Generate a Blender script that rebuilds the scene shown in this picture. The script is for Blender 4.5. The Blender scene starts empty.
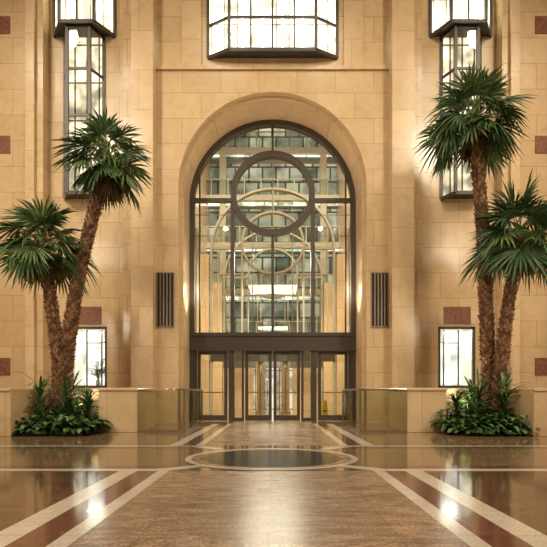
import bpy, math, random
from mathutils import Vector, Matrix
random.seed(7)
S=bpy.context.scene
S.view_settings.view_transform='Standard'

# ---------- materials ----------
def newmat(name):
    m=bpy.data.materials.new(name); m.use_nodes=True
    nt=m.node_tree; b=nt.nodes['Principled BSDF']; return m,nt,b
def N(nt,t,**k):
    n=nt.nodes.new(t)
    for a,v in k.items(): setattr(n,a,v)
    return n
def ramp(nt,stops):
    r=N(nt,'ShaderNodeValToRGB'); e=r.color_ramp.elements
    e[0].position,e[0].color=stops[0][0],(*stops[0][1],1)
    e[1].position,e[1].color=stops[-1][0],(*stops[-1][1],1)
    for p,c in stops[1:-1]:
        x=e.new(p); x.color=(*c,1)
    return r
def mixc(nt,mode,f,a,b):
    m=N(nt,'ShaderNodeMix',data_type='RGBA',blend_type=mode)
    if isinstance(f,(int,float)): m.inputs[0].default_value=f
    else: nt.links.new(f,m.inputs[0])
    for i,v in ((6,a),(7,b)):
        if isinstance(v,tuple): m.inputs[i].default_value=(*v,1)
        else: nt.links.new(v,m.inputs[i])
    return m.outputs[2]
def wallcoord(nt):
    tc=N(nt,'ShaderNodeTexCoord'); sp=N(nt,'ShaderNodeSeparateXYZ'); nt.links.new(tc.outputs['Object'],sp.inputs[0])
    ad=N(nt,'ShaderNodeMath',operation='ADD'); nt.links.new(sp.outputs[0],ad.inputs[0]); nt.links.new(sp.outputs[1],ad.inputs[1])
    cb=N(nt,'ShaderNodeCombineXYZ'); nt.links.new(ad.outputs[0],cb.inputs[0]); nt.links.new(sp.outputs[2],cb.inputs[1])
    return cb.outputs[0],tc.outputs['Object']
def stone(name,c1,c2,mort,rough=0.22,bw=1.25,rh=0.83,ms=0.008):
    m,nt,b=newmat(name)
    v,o=wallcoord(nt)
    br=N(nt,'ShaderNodeTexBrick'); nt.links.new(v,br.inputs['Vector'])
    br.inputs['Scale'].default_value=1; br.inputs['Brick Width'].default_value=bw; br.inputs['Row Height'].default_value=rh
    br.inputs['Mortar Size'].default_value=ms; br.inputs['Mortar Smooth'].default_value=0.3
    br.inputs['Color1'].default_value=(*c1,1); br.inputs['Color2'].default_value=(*c2,1); br.inputs['Mortar'].default_value=(*mort,1)
    no=N(nt,'ShaderNodeTexNoise'); no.inputs['Scale'].default_value=2.6; no.inputs['Detail'].default_value=9; no.inputs['Roughness'].default_value=.68; no.inputs['Distortion'].default_value=.5
    nt.links.new(o,no.inputs['Vector'])
    r=ramp(nt,[(0.3,(.87,.84,.80)),(0.5,(.98,.975,.97)),(0.7,(1.05,1.045,1.04))]); nt.links.new(no.outputs[0],r.inputs[0])
    c=mixc(nt,'MULTIPLY',1.0,br.outputs[0],r.outputs[0]); nt.links.new(c,b.inputs['Base Color'])
    b.inputs['Roughness'].default_value=rough
    return m
def granite(name,a,bb,c,rough=0.1,vein=0.0,tile=(1.2,1.2),scale=1.0,mort=0.004,spec=.5):
    m,nt,b=newmat(name)
    tc=N(nt,'ShaderNodeTexCoord'); o=tc.outputs['Object']
    n1=N(nt,'ShaderNodeTexNoise'); n1.inputs['Scale'].default_value=38*scale; n1.inputs['Detail'].default_value=6; n1.inputs['Roughness'].default_value=.75
    nt.links.new(o,n1.inputs['Vector'])
    mp=N(nt,'ShaderNodeMapping'); mp.inputs['Rotation'].default_value=(0,0,.6); mp.inputs['Scale'].default_value=(1,2.6,1); nt.links.new(o,mp.inputs[0])
    n2=N(nt,'ShaderNodeTexNoise'); n2.inputs['Scale'].default_value=1.7; n2.inputs['Detail'].default_value=8; n2.inputs['Distortion'].default_value=2.2; n2.inputs['Roughness'].default_value=.62
    nt.links.new(mp.outputs[0],n2.inputs['Vector'])
    r1=ramp(nt,[(0.32,a),(0.5,bb),(0.68,c)]); nt.links.new(n1.outputs[0],r1.inputs[0])
    r2=ramp(nt,[(0.35,(1-vein,(1-vein)*.97,(1-vein)*.93)),(0.62,(1+vein*.5,)*3)]); nt.links.new(n2.outputs[0],r2.inputs[0])
    c1=mixc(nt,'MULTIPLY',1.0,r1.outputs[0],r2.outputs[0])
    br=N(nt,'ShaderNodeTexBrick',offset=0.0); nt.links.new(o,br.inputs['Vector'])
    br.inputs['Scale'].default_value=1; br.inputs['Brick Width'].default_value=tile[0]; br.inputs['Row Height'].default_value=tile[1]
    br.inputs['Mortar Size'].default_value=mort
    br.inputs['Color1'].default_value=(1,1,1,1); br.inputs['Color2'].default_value=(.80,.80,.80,1); br.inputs['Mortar'].default_value=(.5,.45,.4,1)
    c2=mixc(nt,'MULTIPLY',1.0,c1,br.outputs[0]); nt.links.new(c2,b.inputs['Base Color'])
    b.inputs['Roughness'].default_value=rough; b.inputs['Specular IOR Level'].default_value=spec
    return m
def plain(name,col,rough=.5,metal=0,noise=.15,ns=12,emis=None,es=0):
    m,nt,b=newmat(name)
    tc=N(nt,'ShaderNodeTexCoord'); no=N(nt,'ShaderNodeTexNoise'); no.inputs['Scale'].default_value=ns; no.inputs['Detail'].default_value=4
    nt.links.new(tc.outputs['Object'],no.inputs['Vector'])
    r=ramp(nt,[(0.3,tuple(x*(1-noise) for x in col)),(0.7,tuple(min(1,x*(1+noise)) for x in col))]); nt.links.new(no.outputs[0],r.inputs[0])
    nt.links.new(r.outputs[0],b.inputs['Base Color']); b.inputs['Roughness'].default_value=rough; b.inputs['Metallic'].default_value=metal
    if emis:
        b.inputs['Emission Color'].default_value=(*emis,1); b.inputs['Emission Strength'].default_value=es
    return m
def glassm(name,tint=(.93,.97,.95),refl=.12):
    m=bpy.data.materials.new(name); m.use_nodes=True; nt=m.node_tree; nt.nodes.clear()
    o=N(nt,'ShaderNodeOutputMaterial'); t=N(nt,'ShaderNodeBsdfTransparent'); t.inputs[0].default_value=(*tint,1)
    g=N(nt,'ShaderNodeBsdfGlossy'); g.inputs['Roughness'].default_value=.02
    mx=N(nt,'ShaderNodeMixShader'); mx.inputs[0].default_value=refl
    nt.links.new(t.outputs[0],mx.inputs[1]); nt.links.new(g.outputs[0],mx.inputs[2]); nt.links.new(mx.outputs[0],o.inputs[0]); return m
def glowgrid(name,c1,c2,mort,st,bw,rh,ms=.03,off=0.0,freq=2,lo=.35):
    m=bpy.data.materials.new(name); m.use_nodes=True; nt=m.node_tree; nt.nodes.clear()
    o=N(nt,'ShaderNodeOutputMaterial'); e=N(nt,'ShaderNodeEmission'); e.inputs[1].default_value=st
    v,ob=wallcoord(nt); br=N(nt,'ShaderNodeTexBrick',offset=off); nt.links.new(v,br.inputs['Vector'])
    br.inputs['Scale'].default_value=1; br.inputs['Brick Width'].default_value=bw; br.inputs['Row Height'].default_value=rh; br.inputs['Mortar Size'].default_value=ms
    br.inputs['Color1'].default_value=(*c1,1); br.inputs['Color2'].default_value=(*c2,1); br.inputs['Mortar'].default_value=(*mort,1)
    no=N(nt,'ShaderNodeTexNoise'); no.inputs['Scale'].default_value=freq; no.inputs['Detail'].default_value=2; nt.links.new(ob,no.inputs['Vector'])
    r=ramp(nt,[(0.35,(lo,lo,lo)),(0.62,(1.2,1.2,1.2))]); nt.links.new(no.outputs[0],r.inputs[0])
    c=mixc(nt,'MULTIPLY',1.0,br.outputs[0],r.outputs[0]); nt.links.new(c,e.inputs[0]); nt.links.new(e.outputs[0],o.inputs[0]); return m

M={}
M['stone']=stone('limestone',(.66,.485,.28),(.585,.42,.235),(.36,.25,.13))
M['stone2']=stone('limestone_smooth',(.69,.515,.31),(.63,.46,.27),(.40,.285,.16),bw=1.6,rh=1.25)
M['red']=plain('red_marble',(.22,.095,.06),.2,0,.35,14)
M['bronze']=plain('bronze',(.075,.062,.050),.4,.3,.1)
M['bronzel']=plain('bronze_light',(.28,.22,.15),.35,.5,.1)
M['inner']=plain('mirrored_metal_light',(.40,.35,.26),.45,0,.1)  # pale tone imitates the arcs and rails mirrored in the glass
M['steel']=plain('brushed_steel',(.6,.56,.5),.22,1,.05)
M['glass']=glassm('window_glass',(.94,.97,.94),.08)
M['glass2']=glassm('railing_glass',(.84,.86,.79),.10)
M['fc']=granite('granite_rose',(.12,.068,.04),(.32,.21,.135),(.58,.43,.31),.26,.5,(.9,.9))
M['fs']=granite('granite_brown',(.045,.022,.013),(.135,.075,.043),(.29,.175,.105),.08,.45,(1.4,1.4))
M['fg']=granite('granite_gold',(.10,.058,.031),(.27,.175,.10),(.47,.33,.20),.08,.4,(1.4,1.4))
M['fr']=granite('granite_red',(.08,.03,.02),(.17,.073,.046),(.27,.13,.085),.12,.2,(1.2,1.2))
M['fw']=granite('granite_white',(.50,.44,.35),(.68,.62,.52),(.80,.75,.66),.15,.08,(1.2,1.2),mort=.003)
M['fd']=granite('granite_dark',(.006,.007,.009),(.016,.018,.022),(.05,.05,.05),.16,.1,(5,5),mort=.0,spec=.18)
M['soil']=plain('soil',(.035,.02,.012),.95,0,.4,30)
M['lit']=glowgrid('lit_frosted_panel',(1,.87,.60),(1,.95,.80),(.35,.24,.11),3.4,.42,1.0,.02,0,1.8,.35)
M['litw']=glowgrid('lit_display_panel',(1,.96,.87),(.95,.92,.84),(.75,.66,.5),1.9,.5,1.3,.012,0,1.6,.5)
M['litd']=glowgrid('lit_lobby_doors',(1,.88,.66),(.5,.42,.3),(.1,.08,.05),1.1,.3,2.4,.03,0,2.2,.5)
M['litdim']=glowgrid('lit_room_dim',(1,.84,.58),(.72,.60,.40),(.12,.09,.05),1.9,.4,1.25,.03,0,1.6,.3)
M['white']=plain('white_plaster',(.85,.82,.75),.6)
M['office']=glowgrid('office_windows',(.50,.46,.31),(.11,.125,.09),(.06,.055,.04),1.4,.9,1.0,.06,0.3,.9,.4)
M['officel']=glowgrid('office_lights',(1,.96,.74),(.36,.36,.25),(.05,.06,.05),2.8,.9,.4,.03,0.4,1.2,.3)
M['slab']=plain('slab_grey',(.42,.37,.28),.6)
M['trunk']=plain('palm_trunk',(.15,.078,.04),.85,0,.55,9)
M['boot']=plain('palm_boot',(.32,.175,.09),.8,0,.6,15)
M['leaf']=plain('palm_leaf',(.045,.10,.028),.45,0,.45,5)
M['leaf2']=plain('palm_leaf_young',(.11,.18,.05),.45,0,.35,6)
M['dry']=plain('palm_dry',(.12,.085,.03),.7,0,.4,6)
M['plant']=plain('foliage_dark',(.03,.08,.018),.42,0,.5,7)
M['plant2']=plain('foliage_bright',(.085,.17,.04),.42,0,.4,7)
M['yellow']=plain('yellow_plastic',(.85,.55,.03),.4)
M['black']=plain('black_plastic',(.015,.013,.012),.6)
M['petal']=plain('flower_petal',(.85,.75,.45),.5,0,.2)
M['ceil']=plain('ceiling_plaster',(.55,.45,.32),.8)
M['bulb']=plain('lamp_diffuser',(.9,.85,.7),.5,0,.02,5,(1,.86,.6),9)

# ---------- mesh builder ----------
class MB:
    def __init__(s): s.v=[];s.f=[];s.m=[];s.mats=[]
    def mi(s,k):
        if k not in s.mats: s.mats.append(k)
        return s.mats.index(k)
    def face(s,pts,k):
        i=len(s.v); s.v+= [tuple(p) for p in pts]; s.f.append(tuple(range(i,i+len(pts)))); s.m.append(s.mi(k))
    def box(s,x0,x1,y0,y1,z0,z1,k):
        if x0>x1:x0,x1=x1,x0
        i=len(s.v); s.v+=[(x0,y0,z0),(x1,y0,z0),(x1,y1,z0),(x0,y1,z0),(x0,y0,z1),(x1,y0,z1),(x1,y1,z1),(x0,y1,z1)]
        for q in ((0,3,2,1),(4,5,6,7),(0,1,5,4),(1,2,6,5),(2,3,7,6),(3,0,4,7)):
            s.f.append(tuple(i+a for a in q)); s.m.append(s.mi(k))
    def bar(s,a,b,w,d,k,up=Vector((0,1,0))):
        a=Vector(a);b=Vector(b);t=(b-a).normalized()
        if abs(t.dot(up))>.95: up=Vector((1,0,0))
        u=t.cross(up).normalized(); v=u.cross(t).normalized()
        i=len(s.v)
        for p in (a,b):
            for su,sv in((-1,-1),(1,-1),(1,1),(-1,1)): s.v.append(tuple(p+u*su*w/2+v*sv*d/2))
        for q in ((0,3,2,1),(4,5,6,7),(0,1,5,4),(1,2,6,5),(2,3,7,6),(3,0,4,7)):
            s.f.append(tuple(i+x for x in q)); s.m.append(s.mi(k))
    def tube(s,pts,rad,n,k,cap=True):
        pts=[Vector(p) for p in pts]; base=len(s.v); L=len(pts)
        for j,p in enumerate(pts):
            t=(pts[min(j+1,L-1)]-pts[max(j-1,0)]).normalized()
            ref=Vector((0,1,0)) if abs(t.y)<.9 else Vector((1,0,0))
            u=t.cross(ref).normalized(); v=t.cross(u)
            r=rad[j] if isinstance(rad,(list,tuple)) else rad
            for a in range(n):
                an=2*math.pi*a/n; s.v.append(tuple(p+(u*math.cos(an)+v*math.sin(an))*r))
        for j in range(L-1):
            for a in range(n):
                b2=(a+1)%n
                s.f.append((base+j*n+a,base+j*n+b2,base+(j+1)*n+b2,base+(j+1)*n+a)); s.m.append(s.mi(k))
        if cap:
            s.f.append(tuple(base+a for a in reversed(range(n)))); s.m.append(s.mi(k))
            s.f.append(tuple(base+(L-1)*n+a for a in range(n))); s.m.append(s.mi(k))
    def ring(s,xc,zc,r0,r1,y0,y1,k,a0=0,a1=2*math.pi,n=64):
        for j in range(n):
            t0=a0+(a1-a0)*j/n; t1=a0+(a1-a0)*(j+1)/n
            P=lambda r,t,y:(xc+r*math.cos(t),y,zc+r*math.sin(t))
            s.face([P(r0,t0,y0),P(r1,t0,y0),P(r1,t1,y0),P(r0,t1,y0)],k)
            s.face([P(r0,t0,y1),P(r0,t1,y1),P(r1,t1,y1),P(r1,t0,y1)],k)
            s.face([P(r0,t0,y0),P(r0,t1,y0),P(r0,t1,y1),P(r0,t0,y1)],k)
            s.face([P(r1,t0,y0),P(r1,t0,y1),P(r1,t1,y1),P(r1,t1,y0)],k)
    def obj(s,name,loc=(0,0,0),parent=None,smooth=False,bevel=0):
        me=bpy.data.meshes.new(name); me.from_pydata(s.v,[],s.f); 
        for k in s.mats: me.materials.append(M[k])
        me.polygons.foreach_set('material_index',s.m)
        if smooth: me.polygons.foreach_set('use_smooth',[True]*len(s.f))
        me.update()
        o=bpy.data.objects.new(name,me); o.location=loc; S.collection.objects.link(o)
        if parent: o.parent=parent
        if bevel:
            b=o.modifiers.new('bevel','BEVEL'); b.width=bevel; b.segments=2; b.limit_method='ANGLE'
        return o
def holes(mb,x0,x1,y0,y1,z0,z1,hs,k):
    xs=sorted({x0,x1,*[h[0] for h in hs],*[h[1] for h in hs]}); zs=sorted({z0,z1,*[h[2] for h in hs],*[h[3] for h in hs]})
    for i in range(len(xs)-1):
        for j in range(len(zs)-1):
            cx=(xs[i]+xs[i+1])/2; cz=(zs[j]+zs[j+1])/2
            if any(h[0]<cx<h[1] and h[2]<cz<h[3] for h in hs): continue
            mb.box(xs[i],xs[i+1],y0,y1,zs[j],zs[j+1],k)

YG=18.3; YF=16.7; R=2.95; ZS=7.755; TOP=17.0
# ---------- central wall with arch ----------
def archface(mb,R,y,x1,k,back=False,ny=None,n=48,xtop=TOP):
    for sx in(-1,1): mb.face([(sx*R,y,0),(sx*x1,y,0),(sx*x1,y,ZS),(sx*R,y,ZS)],k)
    for j in range(n):
        t0=math.pi*j/n; t1=math.pi*(j+1)/n
        a=(R*math.cos(t0),y,ZS+R*math.sin(t0)); b=(R*math.cos(t1),y,ZS+R*math.sin(t1))
        mb.face([a,(a[0],y,xtop),(b[0],y,xtop),b],k)
    for sx in(-1,1): mb.face([(sx*R,y,ZS),(sx*x1,y,ZS),(sx*x1,y,xtop),(sx*R,y,xtop)],k)
def archsoffit(mb,R,y0,y1,k,n=48):
    for sx in(-1,1): mb.face([(sx*R,y0,0),(sx*R,y1,0),(sx*R,y1,ZS),(sx*R,y0,ZS)],k)
    for j in range(n):
        t0=math.pi*j/n; t1=math.pi*(j+1)/n
        P=lambda t,y:(R*math.cos(t),y,ZS+R*math.sin(t))
        mb.face([P(t0,y0),P(t0,y1),P(t1,y1),P(t1,y0)],k)
w=MB()
archface(w,R+.12,YF,3.85,'stone'); archsoffit(w,R+.12,YF,YF+.22,'stone2')
n=48
for sx in(-1,1): w.face([(sx*R,YF+.22,0),(sx*(R+.12),YF+.22,0),(sx*(R+.12),YF+.22,ZS),(sx*R,YF+.22,ZS)],'stone2')
for j in range(n):
    t0=math.pi*j/n;t1=math.pi*(j+1)/n
    P=lambda r,t:(r*math.cos(t),YF+.22,ZS+r*math.sin(t))
    w.face([P(R,t0),P(R+.12,t0),P(R+.12,t1),P(R,t1)],'stone2')
archsoffit(w,R,YF+.22,YG+.4,'stone2')
archface(w,R,YG+.4,3.85,'stone')
w.box(-3.85,3.85,YF-.08,YF,11.52,11.64,'stone2')
for sx in(-1,1): w.box(sx*2.32,sx*2.95,YF-.07,YF,11.64,TOP,'stone2')
for sx in(-1,1):
    w.box(sx*3.80,sx*4.50,YF-.45,YG+.4,0,TOP,'stone2')
    w.box(sx*4.50,sx*4.85,YF-.12,YG+.4,0,TOP,'stone')
w.obj('wall_entrance')

XW=6.1; YS=16.95
for sx,nm in((-1,'left'),(1,'right')):
    w=MB()
    xa,xb=sorted((sx*4.85,sx*7.4)); c=sx*XW
    holes(w,xa,xb,YS,YS+.35,0,TOP,[(c-.62,c+.62,1.17,3.2)],'stone')
    w.box(sx*7.4,sx*12.5,YS-.45,YS+.35,0,TOP,'stone')
    w.box(sx*7.62,sx*7.9,YS-.6,YS-.45,0,TOP,'stone2')
    for z in (1.85,9.0,12.85):
        w.box(sx*8.45,sx*9.2,YS-.475,YS-.44,z-.28,z+.28,'red')
    w.box(c-.45,c+.45,YS-.03,YS+.01,3.28,3.85,'red')
    w.box(c-.62,c-.45,YS-.02,YS+.01,3.28,3.85,'stone2'); w.box(c+.45,c+.62,YS-.02,YS+.01,3.28,3.85,'stone2')
    w.obj('wall_front_'+nm)
    w=MB()
    x0,x1=c-.62,c+.62
    w.box(x0-.05,x1+.05,YS+1.2,YS+1.3,1.1,3.3,'litw')
    w.box(x0-.1,x0,YS+.35,YS+1.2,1.1,3.3,'white'); w.box(x1,x1+.1,YS+.35,YS+1.2,1.1,3.3,'white')
    w.box(x0,x1,YS+.35,YS+1.2,1.07,1.17,'white'); w.box(x0,x1,YS+.35,YS+1.2,3.2,3.3,'white')
    for e,yy in((-.40,.5),(-.12,.95),(.40,.95)): w.box(c+sx*e-.022,c+sx*e+.022,YS+yy,YS+yy+.05,1.17,3.2,'bronze')
    w.bar((c-sx*.40,YS+.52,2.75),(c-sx*.12,YS+.97,2.75),.03,.03,'bronze',Vector((0,0,1)))
    w.bar((c-sx*.12,YS+.97,2.75),(c+sx*.40,YS+.97,2.75),.03,.03,'bronze',Vector((0,0,1)))
    for xx in(x0+.04,x1-.04): w.box(xx-.04,xx+.04,YS+.03,YS+.13,1.17,3.2,'bronze')
    for zz in(1.21,3.16): w.box(x0,x1,YS+.03,YS+.13,zz-.04,zz+.04,'bronze')
    w.box(x0,x1,YS+.08,YS+.09,1.2,3.17,'glass')
    w.box(x0-.08,x1+.08,YS-.12,YS+.05,1.08,1.17,'stone2')
    w.obj('window_1' if sx<0 else 'window_2')

# ---------- arch window frame ----------
def archframe(y,name,glass=True,k='bronze',thin=False):
    w=MB(); f=.17 if not thin else .10; d=.14
    hk='bronze'
    for sx in(-1,1):
        w.box(sx*(R-f),sx*R,y-d,y+d,0,ZS,k)
        w.box(sx*(1.36+thin*.06),sx*1.50,y-.1,y+.1,3.14,8.1,k)
        w.box(sx*2.58,sx*2.63,y-.06,y+.06,3.14,ZS+1.4,k)
        w.box(sx*1.5,sx*(R-f),y-.09,y+.09,ZS+.05,ZS+.18,k)
        w.box(sx*.70,sx*.73,y-.03,y+.03,3.14,ZS-.9,'bronzel')
    w.ring(0,ZS,R-f,R,y-d,y+d,k,0,math.pi,56)
    w.ring(0,8.11,1.30+thin*.1,1.5,y-.13,y+.13,k,0,2*math.pi,64)
    w.box(-.04,.04,y-.08,y+.08,9.58,ZS+R-.1,k)
    w.box(-.05,.05,y-.08,y+.08,3.14,6.62,k)
    w.box(-.012,.012,y-.02,y+.02,6.84,9.4,'bronzel')
    for zz in (7.35,6.6): w.box(-2.8,-1.5,y-.012,y+.012,zz,zz+.025,'bronzel'); w.box(1.5,2.8,y-.012,y+.012,zz,zz+.025,'bronzel')
    w.box(-(R-.02),R-.02,y-.2,y+.2,2.5,2.62,hk); w.box(-(R-.02),R-.02,y-.16,y+.16,2.62,3.02,hk); w.box(-(R-.02),R-.02,y-.2,y+.2,3.02,3.14,hk)
    if glass:
        pts=[(-(R-.1),y,3.1),(R-.1,y,3.1)]+[((R-.1)*math.cos(math.pi*j/40),y,ZS+(R-.1)*math.sin(math.pi*j/40)) for j in range(41)]
        w.face(pts,'glass')
    w.obj(name)
archframe(YG,'window_3')
archframe(24.3,'window_4',k='inner',thin=True)  # added frame, built in place of the arch's reflection in the glass
archframe(30.5,'window_5',glass=False,k='inner',thin=True)  # second added frame for a further mirrored arch

# ---------- doors ----------
dn=0
def door(x0,x1,y,hand):
    global dn; dn+=1
    w=MB(); z0,z1=.012,2.49; st=.11
    w.box(x0,x0+st,y-.04,y+.04,z0,z1,'bronze'); w.box(x1-st,x1,y-.04,y+.04,z0,z1,'bronze')
    w.box(x0+st,x1-st,y-.04,y+.04,z0,z0+.2,'bronze'); w.box(x0+st,x1-st,y-.04,y+.04,z1-.12,z1,'bronze')
    w.box(x0+st,x1-st,y-.006,y+.006,z0+.2,z1-.12,'glass')
    hx=x1-st-.05 if hand>0 else x0+st+.05
    w.tube([(hx,y-.04,.75),(hx,y-.11,.78),(hx,y-.11,1.45),(hx,y-.04,1.48)],.016,8,'steel')
    w.box(x0+st,x1-st,y-.05,y-.03,1.0,1.04,'steel')
    w.obj('door_%d'%dn)
door(-.98,-.03,YG,1); door(.03,.98,YG,-1)
door(-2.68,-1.62,YG,1); door(1.62,2.68,YG,-1)
w=MB()
for sx in(-1,1):
    w.box(sx*1.02,sx*1.10,YG-.08,YG+.08,0,2.5,'bronze'); w.box(sx*1.36,sx*1.56,YG-.12,YG+.12,0,2.5,'bronze')
    w.box(sx*2.70,sx*2.78,YG-.08,YG+.08,0,2.5,'bronze'); w.box(sx*1.10,sx*1.36,YG-.006,YG+.006,.1,2.45,'glass')
    w.box(sx*1.10,sx*1.36,YG-.05,YG+.05,0,.12,'bronze')
w.obj('door_frame')

# ---------- louvre grilles ----------
for sx in(-1,1):
    w=MB(); c=sx*3.49; 
    w.box(c-.27,c+.27,YF-.01,YF-.003,3.15,4.92,'black')
    for e in(-.27,.27): w.box(c+e-.015,c+e+.015,YF-.05,YF-.003,3.15,4.92,'bronzel')
    for z in(3.15,4.90): w.box(c-.27,c+.27,YF-.05,YF-.003,z,z+.03,'bronzel')
    for i in range(4): 
        xx=c-.162+i*.108; w.box(xx-.022,xx+.022,YF-.06,YF-.008,3.18,4.9,'bronzel')
    w.obj('ventilation_grille')

# ---------- oriel windows ----------
def oriel(name,xc,yw,hf,hb,dep,z0,z1,zrows,nf,ns,panel,inner=None,fw=.07,lamp=False):
    w=MB(); yf=yw-dep
    P=[(xc-hb,yw),(xc-hf,yf),(xc+hf,yf),(xc+hb,yw)]
    cols=[]
    for a,b,nn in((P[0],P[1],ns),(P[1],P[2],nf),(P[2],P[3],ns)):
        for i in range(nn): cols.append((a[0]+(b[0]-a[0])*i/nn,a[1]+(b[1]-a[1])*i/nn))
    cols.append(P[3])
    for i,c in enumerate(cols):
        big=c in P; ww=fw*1.4 if big else fw*.75
        w.box(c[0]-ww/2,c[0]+ww/2,c[1]-ww/2,c[1]+ww/2,z0,z1,'bronze')
    zs=[z0]+list(zrows)+[z1]
    for z in zs:
        for a,b in zip(cols[:-1],cols[1:]): w.bar((*a,z),(*b,z),fw*.8,fw if z not in(z0,z1) else fw*1.6,'bronze',Vector((0,0,1)))
    for a,b in zip(cols[:-1],cols[1:]):
        w.face([(*a,z0),(*b,z0),(*b,z1),(*a,z1)],panel)
    for z in(z0,z1): w.face([(*p,z) for p in P],'bronze')
    if inner:
        w.face([(xc-hb,yw-.02,z0),(xc+hb,yw-.02,z0),(xc+hb,yw-.02,z1),(xc-hb,yw-.02,z1)],inner)
    if lamp:
        n=max(2,int(hf*3))
        for i in range(n):
            xx=xc-hf*.7+i*(hf*1.4)/(n-1); w.tube([(xx,yw-dep*.5,z0+.12),(xx,yw-dep*.5,z1-.1)],.035,8,'bulb')
    w.obj(name)
oriel('window_6',0,YF,1.38,2.1,.42,11.92,15.2,[12.95],4,1,'glass','lit',lamp=True)
wi=7
for sx in(-1,1):
    oriel('window_%d'%wi,sx*6.22,YS,.36,.64,.55,7.42,12.75,[8.7,9.9,11.4],1,1,'glass','litdim'); wi+=1
    oriel('window_%d'%wi,sx*6.22,YS,.55,1.0,.7,12.8,15.4,[],2,1,'glass','lit',lamp=True); wi+=1

# ---------- room shell ----------
w=MB()
XF=12.5
w.box(-XF,XF,-12,36,-.2,0,'fg')
def q(x0,x1,y0,y1,z,k): w.face([(x0,y0,z),(x1,y0,z),(x1,y1,z),(x0,y1,z)],k)
for sx in(-1,1):
    a,b=sorted((sx*1.9,sx*XF)); q(a,b,-12,6.55,.001,'fs')
q(-1.33,1.33,-12,6.55,.001,'fc')
q(-1.33,1.33,9.75,YG,.001,'fc')
for sx in(-1,1):
    for x0,x1,k in((1.31,1.45,'fw'),(1.45,1.72,'fr'),(1.72,1.94,'fw')):
        a,b=sorted((sx*x0,sx*x1)); q(a,b,-12,6.55,.002,k); q(a,b,9.75,16.6,.002,k)
    a,b=sorted((sx*1.33,sx*XF))
    q(a,b,6.55,6.75,.002,'fw'); q(a,b,6.75,7.0,.002,'fr'); q(a,b,9.3,9.55,.002,'fr'); q(a,b,9.55,9.72,.002,'fw')
    w.face([(sx*1.33,6.55,.003),(sx*1.5,6.75,.003),(sx*1.0,7.12,.003),(sx*.86,7.0,.003)],'fw')
    w.face([(sx*1.33,9.72,.003),(sx*1.5,9.5,.003),(sx*1.0,9.0,.003),(sx*.8,9.1,.003)],'fw')
YM=7.9
def disc(r0,r1,z,k,n=72):
    for j in range(n):
        t0=2*math.pi*j/n;t1=2*math.pi*(j+1)/n
        P=lambda r,t:(r*math.cos(t),YM+r*math.sin(t),z)
        w.face([P(r0,t0),P(r1,t0),P(r1,t1),P(r0,t1)] if r0>0 else [(0,YM,z),P(r1,t0),P(r1,t1)],k)
disc(0,1.08,.005,'fd'); disc(1.08,1.22,.005,'fc'); disc(1.22,1.32,.005,'fw')
w.obj('floor')
w=MB(); w.box(-XF,XF,-12.2,YS+.3,TOP,TOP+.2,'ceil'); w.obj('ceiling')
for nm,x0,x1 in(('left',-XF-.3,-XF),('right',XF,XF+.3)):
    w=MB(); w.box(x0,x1,-12,YS+.35,0,TOP,'stone'); w.obj('wall_'+nm)
w=MB(); holes(w,-XF,XF,-12.3,-12,0,TOP,[(-9,-6,3,6),(-1.5,1.5,3,6),(6,9,3,6),(-9,-6,9,12),(-1.5,1.5,9,12),(6,9,9,12)],'stone')
w.box(-XF,XF,-12.5,-12.4,0,TOP,'office'); w.obj('wall_back')
# added hall beyond glazing, stands in for the atrium mirrored in the glass
w=MB()
w.box(-9,9,34,34.3,0,23,'office')
for i,z in enumerate((4.2,7.2,10.2,13.2,16.2,19.2)):
    w.box(-9,9,32.4,34,z,z+.35,'slab'); w.box(-9+i*.7,7,32.6,32.8,z-.22,z-.06,'officel')
    w.box(-9,9,32.4,32.45,z+.35,z+1.3,'glass'); w.box(-9,9,32.38,32.44,z+1.3,z+1.36,'inner')
    for j in range(9): 
        xx=-4.2+j*1.05+(i%2)*.3; w.box(xx-.03,xx+.03,32.38,32.44,z+.35,z+1.3,'inner')
for x in(-6.4,-3.2,3.2,6.4): w.box(x-.2,x+.2,32.5,33,0,22,'slab')
w.box(-9,9,31.8,32.2,0,3.9,'stone2')
w.box(-1.2,1.2,31.7,31.8,0,2.6,'litd')
w.obj('wall_mirrored_hall')
w=MB()
for sx in(-1,1):
    w.box(sx*4.2,sx*4.5,YG+.42,34,0,22,'stone2')
    for y in(20.5,24.3,30.5): w.box(sx*3.0,sx*4.2,y-.35,y+.35,0,7.5,'stone2')
w.obj('wall_outer_sides')
for sx in(-1,1):
    w=MB(); w.tube([(0,0,0),(0,0,.12),(0,0,.13),(0,0,3.0),(0,0,3.01),(0,0,3.12)],[.27,.27,.2,.2,.27,.27],28,'steel'); w.obj('vestibule_column',loc=(sx*.62,25.2,0))

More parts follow.
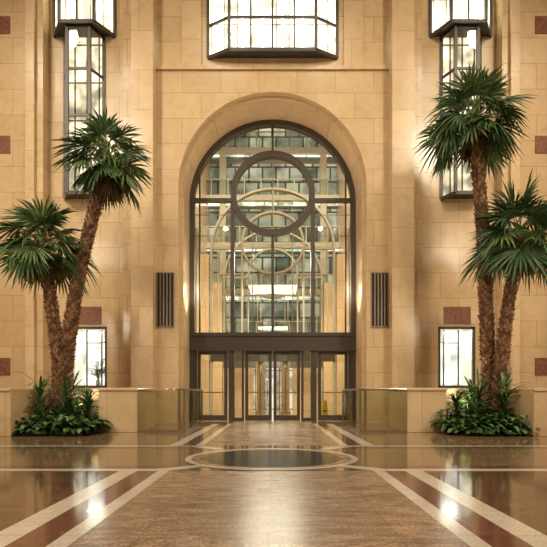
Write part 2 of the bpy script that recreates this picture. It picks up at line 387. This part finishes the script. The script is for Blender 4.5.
# ---------- low parapets, planters, railings ----------
def mir(sx,a,b): return tuple(sorted((sx*a,sx*b)))
XO=5.98
for sx in(-1,1):
    w=MB()
    x0,x1=mir(sx,3.43,4.42); w.box(x0,x1,13.0,14.9,0,1.06,'stone2'); w.box(x0-.03,x1+.03,12.97,14.9,1.06,1.13,'stone2')
    x0,x1=mir(sx,4.42,XO); w.box(x0,x1,14.5,14.9,0,1.06,'stone2'); w.box(x0,x1,14.47,14.93,1.06,1.13,'stone2')
    x0,x1=mir(sx,XO,10.5); w.box(x0,x1,11.7,14.9,0,1.04,'stone2'); w.box(x0,x1,11.67,14.93,1.04,1.11,'stone2')
    x0,x1=mir(sx,4.44,XO-.01); w.box(x0,x1,12.0,12.06,0,.05,'fs')
    w.box(x0,x1,12.06,14.48,0,.045,'soil')
    w.obj('planter',bevel=.01)
    w=MB(); xa=sx*3.40; xb=sx*2.22; y=12.95; y2=16.1
    w.tube([(xa,y,1.09),(xb,y,1.09),(xb,y2,1.09)],.03,10,'steel')
    w.box(xa,xb,y-.008,y+.008,.06,1.06,'glass2'); w.box(xb-.008,xb+.008,y,y2,.06,1.06,'glass2')
    w.box(xa,xb,y-.03,y+.03,0,.07,'steel'); w.box(xb-.03,xb+.03,y,y2,0,.07,'steel')
    for p in((xb,y),(xb+sx*.14,y),(xb,(y+y2)/2),(xb,y2)): w.box(p[0]-.028,p[0]+.028,p[1]-.035,p[1]+.035,0,1.08,'steel')
    w.obj('glass_railing')

# ---------- palms ----------
def spline(pts,n):
    out=[];P=[Vector(p) for p in pts];P=[P[0]*2-P[1]]+P+[P[-1]*2-P[-2]]
    for i in range(1,len(P)-2):
        for j in range(n):
            t=j/n;a,b,c,d=P[i-1],P[i],P[i+1],P[i+2]
            out.append(.5*((2*b)+(-a+c)*t+(2*a-5*b+4*c-d)*t*t+(-a+3*b-3*c+d)*t**3))
    out.append(P[-2]); return out
def frond(w,c,az,el,Lp,Lb,k):
    f=Vector((math.cos(az)*math.cos(el),math.sin(az)*math.cos(el),math.sin(el)))
    sag=.10+.10*math.cos(el)
    p0=Vector(c); p1=p0+f*Lp*.6; p2=p0+f*Lp-Vector((0,0,sag*Lp))
    w.tube([p0,p1,p2],[.022,.016,.011],5,'leaf2' if k!='dry' else 'dry',False)
    f=(p2-p1).normalized(); f=(f-Vector((0,0,.18))).normalized()
    s=f.cross(Vector((0,0,1)))
    if s.length<.1: s=Vector((1,0,0))
    s.normalize(); nrm=s.cross(f).normalized()
    rot=Matrix.Rotation(random.uniform(-.7,.7),3,f); s=rot@s; nrm=rot@nrm
    NS=24; mx=math.radians(105)
    for i in range(NS):
        th=-mx+2*mx*i/(NS-1)+random.uniform(-.03,.03)
        d=(f*math.cos(th)+s*math.sin(th))
        d=(d-nrm*.12*abs(math.sin(th))+nrm*random.uniform(-.08,.08)).normalized()
        L=Lb*(1-.30*(abs(th)/mx)**2)*random.uniform(.82,1.08)
        side=d.cross(nrm).normalized()
        dw=2*mx/(NS-1)
        prev=None
        droop=random.uniform(.10,.42)*(1 if k!='dry' else 2)
        for t,wd in((.03,.03*dw*.6),(.42,.42*dw*.54),(.72,.028/Lb),(1.0,.002)):
            p=p2+d*L*t-Vector((0,0,1))*droop*L*max(0,t-.3)**1.7*1.4
            h=L*wd if t<.5 else wd*Lb
            a=p-side*h+nrm*h*.5; b=p-nrm*h*.3; e=p+side*h+nrm*h*.5
            if prev:
                w.face([prev[0],prev[1],b,a],k); w.face([prev[1],prev[2],e,b],k)
            prev=(a,b,e)
def palm(base,pts,rb,rt,nf,seed,sc=1.0,Lp=.62,Lb=.90):
    random.seed(seed)
    w=MB(); B=Vector(base)
    P=[Vector(p)-B for p in pts]; sp=spline(P,14); L=len(sp)
    rad=[(rb+(rt-rb)*min(1,j/(L-1)*1.1)) *(1+.25*math.exp(-j/2)) for j in range(L)]
    w.tube(sp,rad,14,'trunk')
    tot=0; acc=[0]
    for j in range(1,L): tot+=(sp[j]-sp[j-1]).length; acc.append(tot)
    rows=int(tot/.085)
    for r in range(1,rows):
        dd=r*.085; j=max(i for i in range(L) if acc[i]<=dd); j=min(j,L-2)
        u=(dd-acc[j])/(acc[j+1]-acc[j]); c=sp[j].lerp(sp[j+1],u); ra=rad[j]+(rad[j+1]-rad[j])*u
        ax=(sp[j+1]-sp[j]).normalized(); e1=ax.cross(Vector((0,1,0))).normalized(); e2=ax.cross(e1)
        nb=8
        for b in range(nb):
            an=2*math.pi*(b+.5*(r%2)+r*.06)/nb+random.uniform(-.1,.1); o=e1*math.cos(an)+e2*math.sin(an); t=ax.cross(o)
            hw=ra*.36; up=.12*random.uniform(.8,1.25); out=.052*random.uniform(.6,1.5)
            A=c+o*ra*.92-t*hw; Bq=c+o*ra*.92+t*hw; C=c+o*(ra+out)+t*hw*.55+ax*up; D=c+o*(ra+out)-t*hw*.55+ax*up
            E=c+o*ra*.8+ax*up*.9
            k='boot' if random.random()<.55 else 'trunk'
            w.face([A,Bq,C,D],k); w.face([D,C,E],k); w.face([A,D,E],k); w.face([Bq,E,C],k)
    top=sp[-1]
    w.tube([top-Vector((0,0,.35)),top-Vector((0,0,.05)),top+Vector((0,0,.2))],[rt*1.25,rt*1.5,rt*.5],12,'trunk')
    for i in range(nf):
        fr=(i+.5)/nf
        el=math.radians(82-fr*112)+random.uniform(-.15,.15)
        az=i*2.39996+random.uniform(-.3,.3)
        k='leaf' if random.random()<.6 else 'leaf2'
        frond(w,top+Vector((0,0,.12-.25*fr)),az,el,Lp*random.uniform(.75,1.25)*sc,Lb*random.uniform(.85,1.12)*sc,k)
    for i in range(4):
        frond(w,top-Vector((0,0,.1)),i*1.6+seed,math.radians(-62),Lp*.6,Lb*.6,'dry')
    w.obj('fan_palm',loc=base)
zb=.045
palm((-5.72,13.7,zb),[(-5.72,13.7,zb),(-5.70,13.7,1.5),(-5.84,13.65,3.0),(-6.12,13.6,4.95)],.175,.12,30,1)
palm((-5.45,13.8,zb),[(-5.45,13.8,zb),(-5.58,13.8,1.4),(-5.26,13.75,3.8),(-4.66,13.7,6.3),(-4.38,13.7,7.2)],.18,.12,30,2,.95)
palm((5.85,13.8,zb),[(5.85,13.8,zb),(5.80,13.8,2.0),(5.68,13.75,4.8),(5.50,13.7,7.0),(5.38,13.7,8.3)],.175,.12,32,3,1.03)
palm((5.98,13.5,zb),[(5.98,13.5,zb),(6.02,13.5,1.5),(6.18,13.45,3.2),(6.46,13.4,5.15)],.17,.115,30,4,1.05)

# ---------- undergrowth ----------
def leafblade(w,p,az,el,L,W,droop,k,n=5,fold=.25,stem=0):
    h=Vector((math.cos(az),math.sin(az),0)); d=h*math.cos(el)+Vector((0,0,math.sin(el)))
    p=Vector(p)
    if stem>0:
        q2=p+d*stem; w.tube([p,q2],.006,4,k,False); p=q2
        d=(d*.6+h*.6).normalized()
    s=Vector((-math.sin(az),math.cos(az),0)); prev=None
    for i in range(n+1):
        t=i/n; c=p+d*L*t-Vector((0,0,droop*L*t*t)); ww=W*math.sin(math.pi*min(1,(t*.9+.08)))**.8 if i<n else .001
        if c.z<.06 and L>.1 and abs(p.x)>1: c.z=.06
        a=c-s*ww+Vector((0,0,ww*fold)); e=c+s*ww+Vector((0,0,ww*fold))
        if prev: w.face([prev[0],prev[1],c,a],k); w.face([prev[1],prev[2],e,c],k)
        prev=(a,c,e)
def clump_bed(sx,seed):
    random.seed(seed); w=MB()
    for i in range(120):
        x=sx*random.uniform(4.5,5.9); y=random.uniform(12.08,13.1) if i%4 else random.uniform(13.1,14.2)
        if i<22: y=12.1; x=sx*(4.5+i/21*1.4)
        kk='plant' if random.random()<.6 else 'plant2'; hs=random.uniform(.08,.4) if y<12.7 else random.uniform(.25,.6)
        for j in range(13):
            az=random.uniform(0,6.28); leafblade(w,(x,y,.045),az,random.uniform(.3,1.4),random.uniform(.2,.36),random.uniform(.045,.085),random.uniform(.3,.9),kk,4,.2,hs*random.uniform(.4,1.2))
    w.obj('philodendron_bed')
    for (x,y,H) in ((5.2,12.9,1.85),(5.78,12.75,2.2),(4.7,13.1,1.5),(5.0,12.6,1.2),(5.5,14.1,2.2)):
        w=MB()
        w.tube([(0,0,0),(0.02,0,H*.25),(0,0,.1+H*.45)],.022,6,'trunk')
        for j in range(64):
            az=random.uniform(0,6.28); lv=random.random()
            leafblade(w,(0,0,.12+H*.45*lv),az,random.uniform(.5,1.45),min(.8,H*.45)*random.uniform(.75,1.15),.032,random.uniform(.2,.7),'plant2' if random.random()<.4 else 'plant',6,.3)
        w.obj('dracaena_plant',loc=(sx*x,y,.045))
clump_bed(-1,11); clump_bed(1,12)

# ---------- vase with flowers in left window ----------
w=MB(); 
prof=[(0,.05),(.03,.06),(.12,.09),(.24,.075),(.32,.04),(.36,.055)]
w.tube([(0,0,z) for z,_ in prof],[r for _,r in prof],16,'steel')
random.seed(5)
for i in range(26):
    az=random.uniform(0,6.28); sp_=random.uniform(.06,.30); h=random.uniform(.5,1.0)
    tip=Vector((math.cos(az)*sp_,math.sin(az)*sp_*.6,h)); w.tube([(0,0,.34),tip*.6+Vector((0,0,.1)),tip],.008,4,'plant',False)
    for j in range(5): leafblade(w,tip,j*1.256,.7,.09,.03,.3,'petal' if i%3==1 else 'plant2',3)
    leafblade(w,(tip*.5+Vector((0,0,.15))),az,.6,.28,.055,.4,'plant2' if i%2 else 'plant',4)
w.obj('flower_vase',loc=(-5.98,YS+.6,1.17),smooth=True)

# ---------- wet floor sign behind the glass door ----------
w=MB()
for s in(-1,1):
    A=[(-.13,s*.17,0),(.13,s*.17,0),(.09,s*.02,.72),(-.09,s*.02,.72)]
    w.face(A,'yellow'); w.face([(x,y+s*.02,z) for x,y,z in A],'yellow')
    for i in range(4):
        a=A[i];b=A[(i+1)%4]; w.face([a,b,(b[0],b[1]+s*.02,b[2]),(a[0],a[1]+s*.02,a[2])],'yellow')
    w.box(-.05,.05,s*.125-.002,s*.125+.002,.3,.36,'black')
w.tube([(-.06,0,.72),(-.05,0,.78),(.05,0,.78),(.06,0,.72)],.014,8,'yellow')
w.obj('wet_floor_sign',loc=(1.94,19.2,.004))

# ---------- lights ----------
def area(name,loc,rot,size,e,col=(1,.8,.55),sy=None):
    l=bpy.data.lights.new(name,'AREA'); l.energy=e; l.color=col; l.size=size
    if sy: l.shape='RECTANGLE'; l.size_y=sy
    o=bpy.data.objects.new(name,l); o.location=loc; o.rotation_euler=rot; S.collection.objects.link(o); return o
def spot(name,loc,tgt,e,ang=60,col=(1,.82,.58),r=.12,blend=.6):
    l=bpy.data.lights.new(name,'SPOT'); l.energy=e; l.color=col; l.spot_size=math.radians(ang); l.spot_blend=blend; l.shadow_soft_size=r
    o=bpy.data.objects.new(name,l); o.location=loc; o.rotation_euler=(Vector(tgt)-Vector(loc)).to_track_quat('-Z','Y').to_euler(); S.collection.objects.link(o)
WARM=(1,.875,.68)
for sx in(-1,1):
    for y in(-4,2,8):
        for x in(7.5,11): spot('ceiling_fill',(sx*x,y,16.6),(sx*x*.7,y+1.5,0),900,125,WARM,.5,.7)  # unseen overhead fill, added to brighten the room, kept out of glass reflections
    spot('ceiling_fill',(sx*2.2,10.5,16.6),(sx*2.2,12.5,0),800,125,WARM,.5,.7)
    spot('ceiling_fill',(sx*9.0,10.5,16.6),(sx*8.5,12.5,0),700,125,WARM,.5,.7)
    spot('wall_fill',(sx*10,2,15.8),(sx*5.0,17,6),1700,80,WARM,.7,.8)  # added fill spots without fixtures, brighten the entrance wall
    spot('wall_fill',(sx*10.5,4,9),(sx*7,17,7),700,85,WARM,.6,.8)
    spot('wall_fill',(sx*9.5,3,15.8),(sx*1.0,17,9),2300,70,WARM,.7,.8)
    spot('wall_fill',(sx*8,6,4.5),(sx*3,16.7,4.0),560,80,WARM,.4)
    spot('planter_fill',(sx*5.2,13.9,.5),(sx*5.4,16.5,7),150,90,WARM,.1)  # added spot among the plants, throws extra light up the wall
    spot('arch_fill',(sx*2.6,17.5,3.3),(sx*1.2,17.4,10.5),300,100,WARM,.1)  # added spot in the reveal, brightens the soffit, no fixture there
    area('display_light',(sx*XW,YS+.8,3.15),(0,0,0),.6,36,(1,.95,.85))
    spot('hall_fill',(sx*3.6,19.2,12.5),(sx*-1.0,30,8),1700,110,(1,.87,.65),.15,.5)  # added spots, light the frames and office floors from the front
    spot('hall_fill',(sx*3.6,26,13.5),(sx*-1.0,33,9),1400,110,(1,.88,.67),.15,.5)
area('vestibule_fill',(0,21.3,6.5),(0,0,0),2.5,440,(1,.87,.66))  # added area fills, brighten the space behind the doors
area('vestibule_fill',(0,27.5,6.5),(0,0,0),2.5,440,(1,.88,.68))
area('vestibule_fill',(0,29.2,3.4),(0,0,0),2.0,200,(1,.88,.68))
area('vestibule_fill',(0,19.9,2.9),(0,0,0),1.2,90,(1,.88,.68),.6)
wd=bpy.data.worlds.new('world'); S.world=wd; wd.use_nodes=True
wd.node_tree.nodes['Background'].inputs[0].default_value=(.02,.022,.03,1); wd.node_tree.nodes['Background'].inputs[1].default_value=1

# ---------- camera ----------
cd=bpy.data.cameras.new('camera'); cd.sensor_width=36; cd.lens=512/547*36; cd.shift_y=119.5/547; cd.clip_end=200
co=bpy.data.objects.new('camera',cd); co.location=(.03,0,1.0); co.rotation_euler=(math.pi/2,0,0); S.collection.objects.link(co); S.camera=co
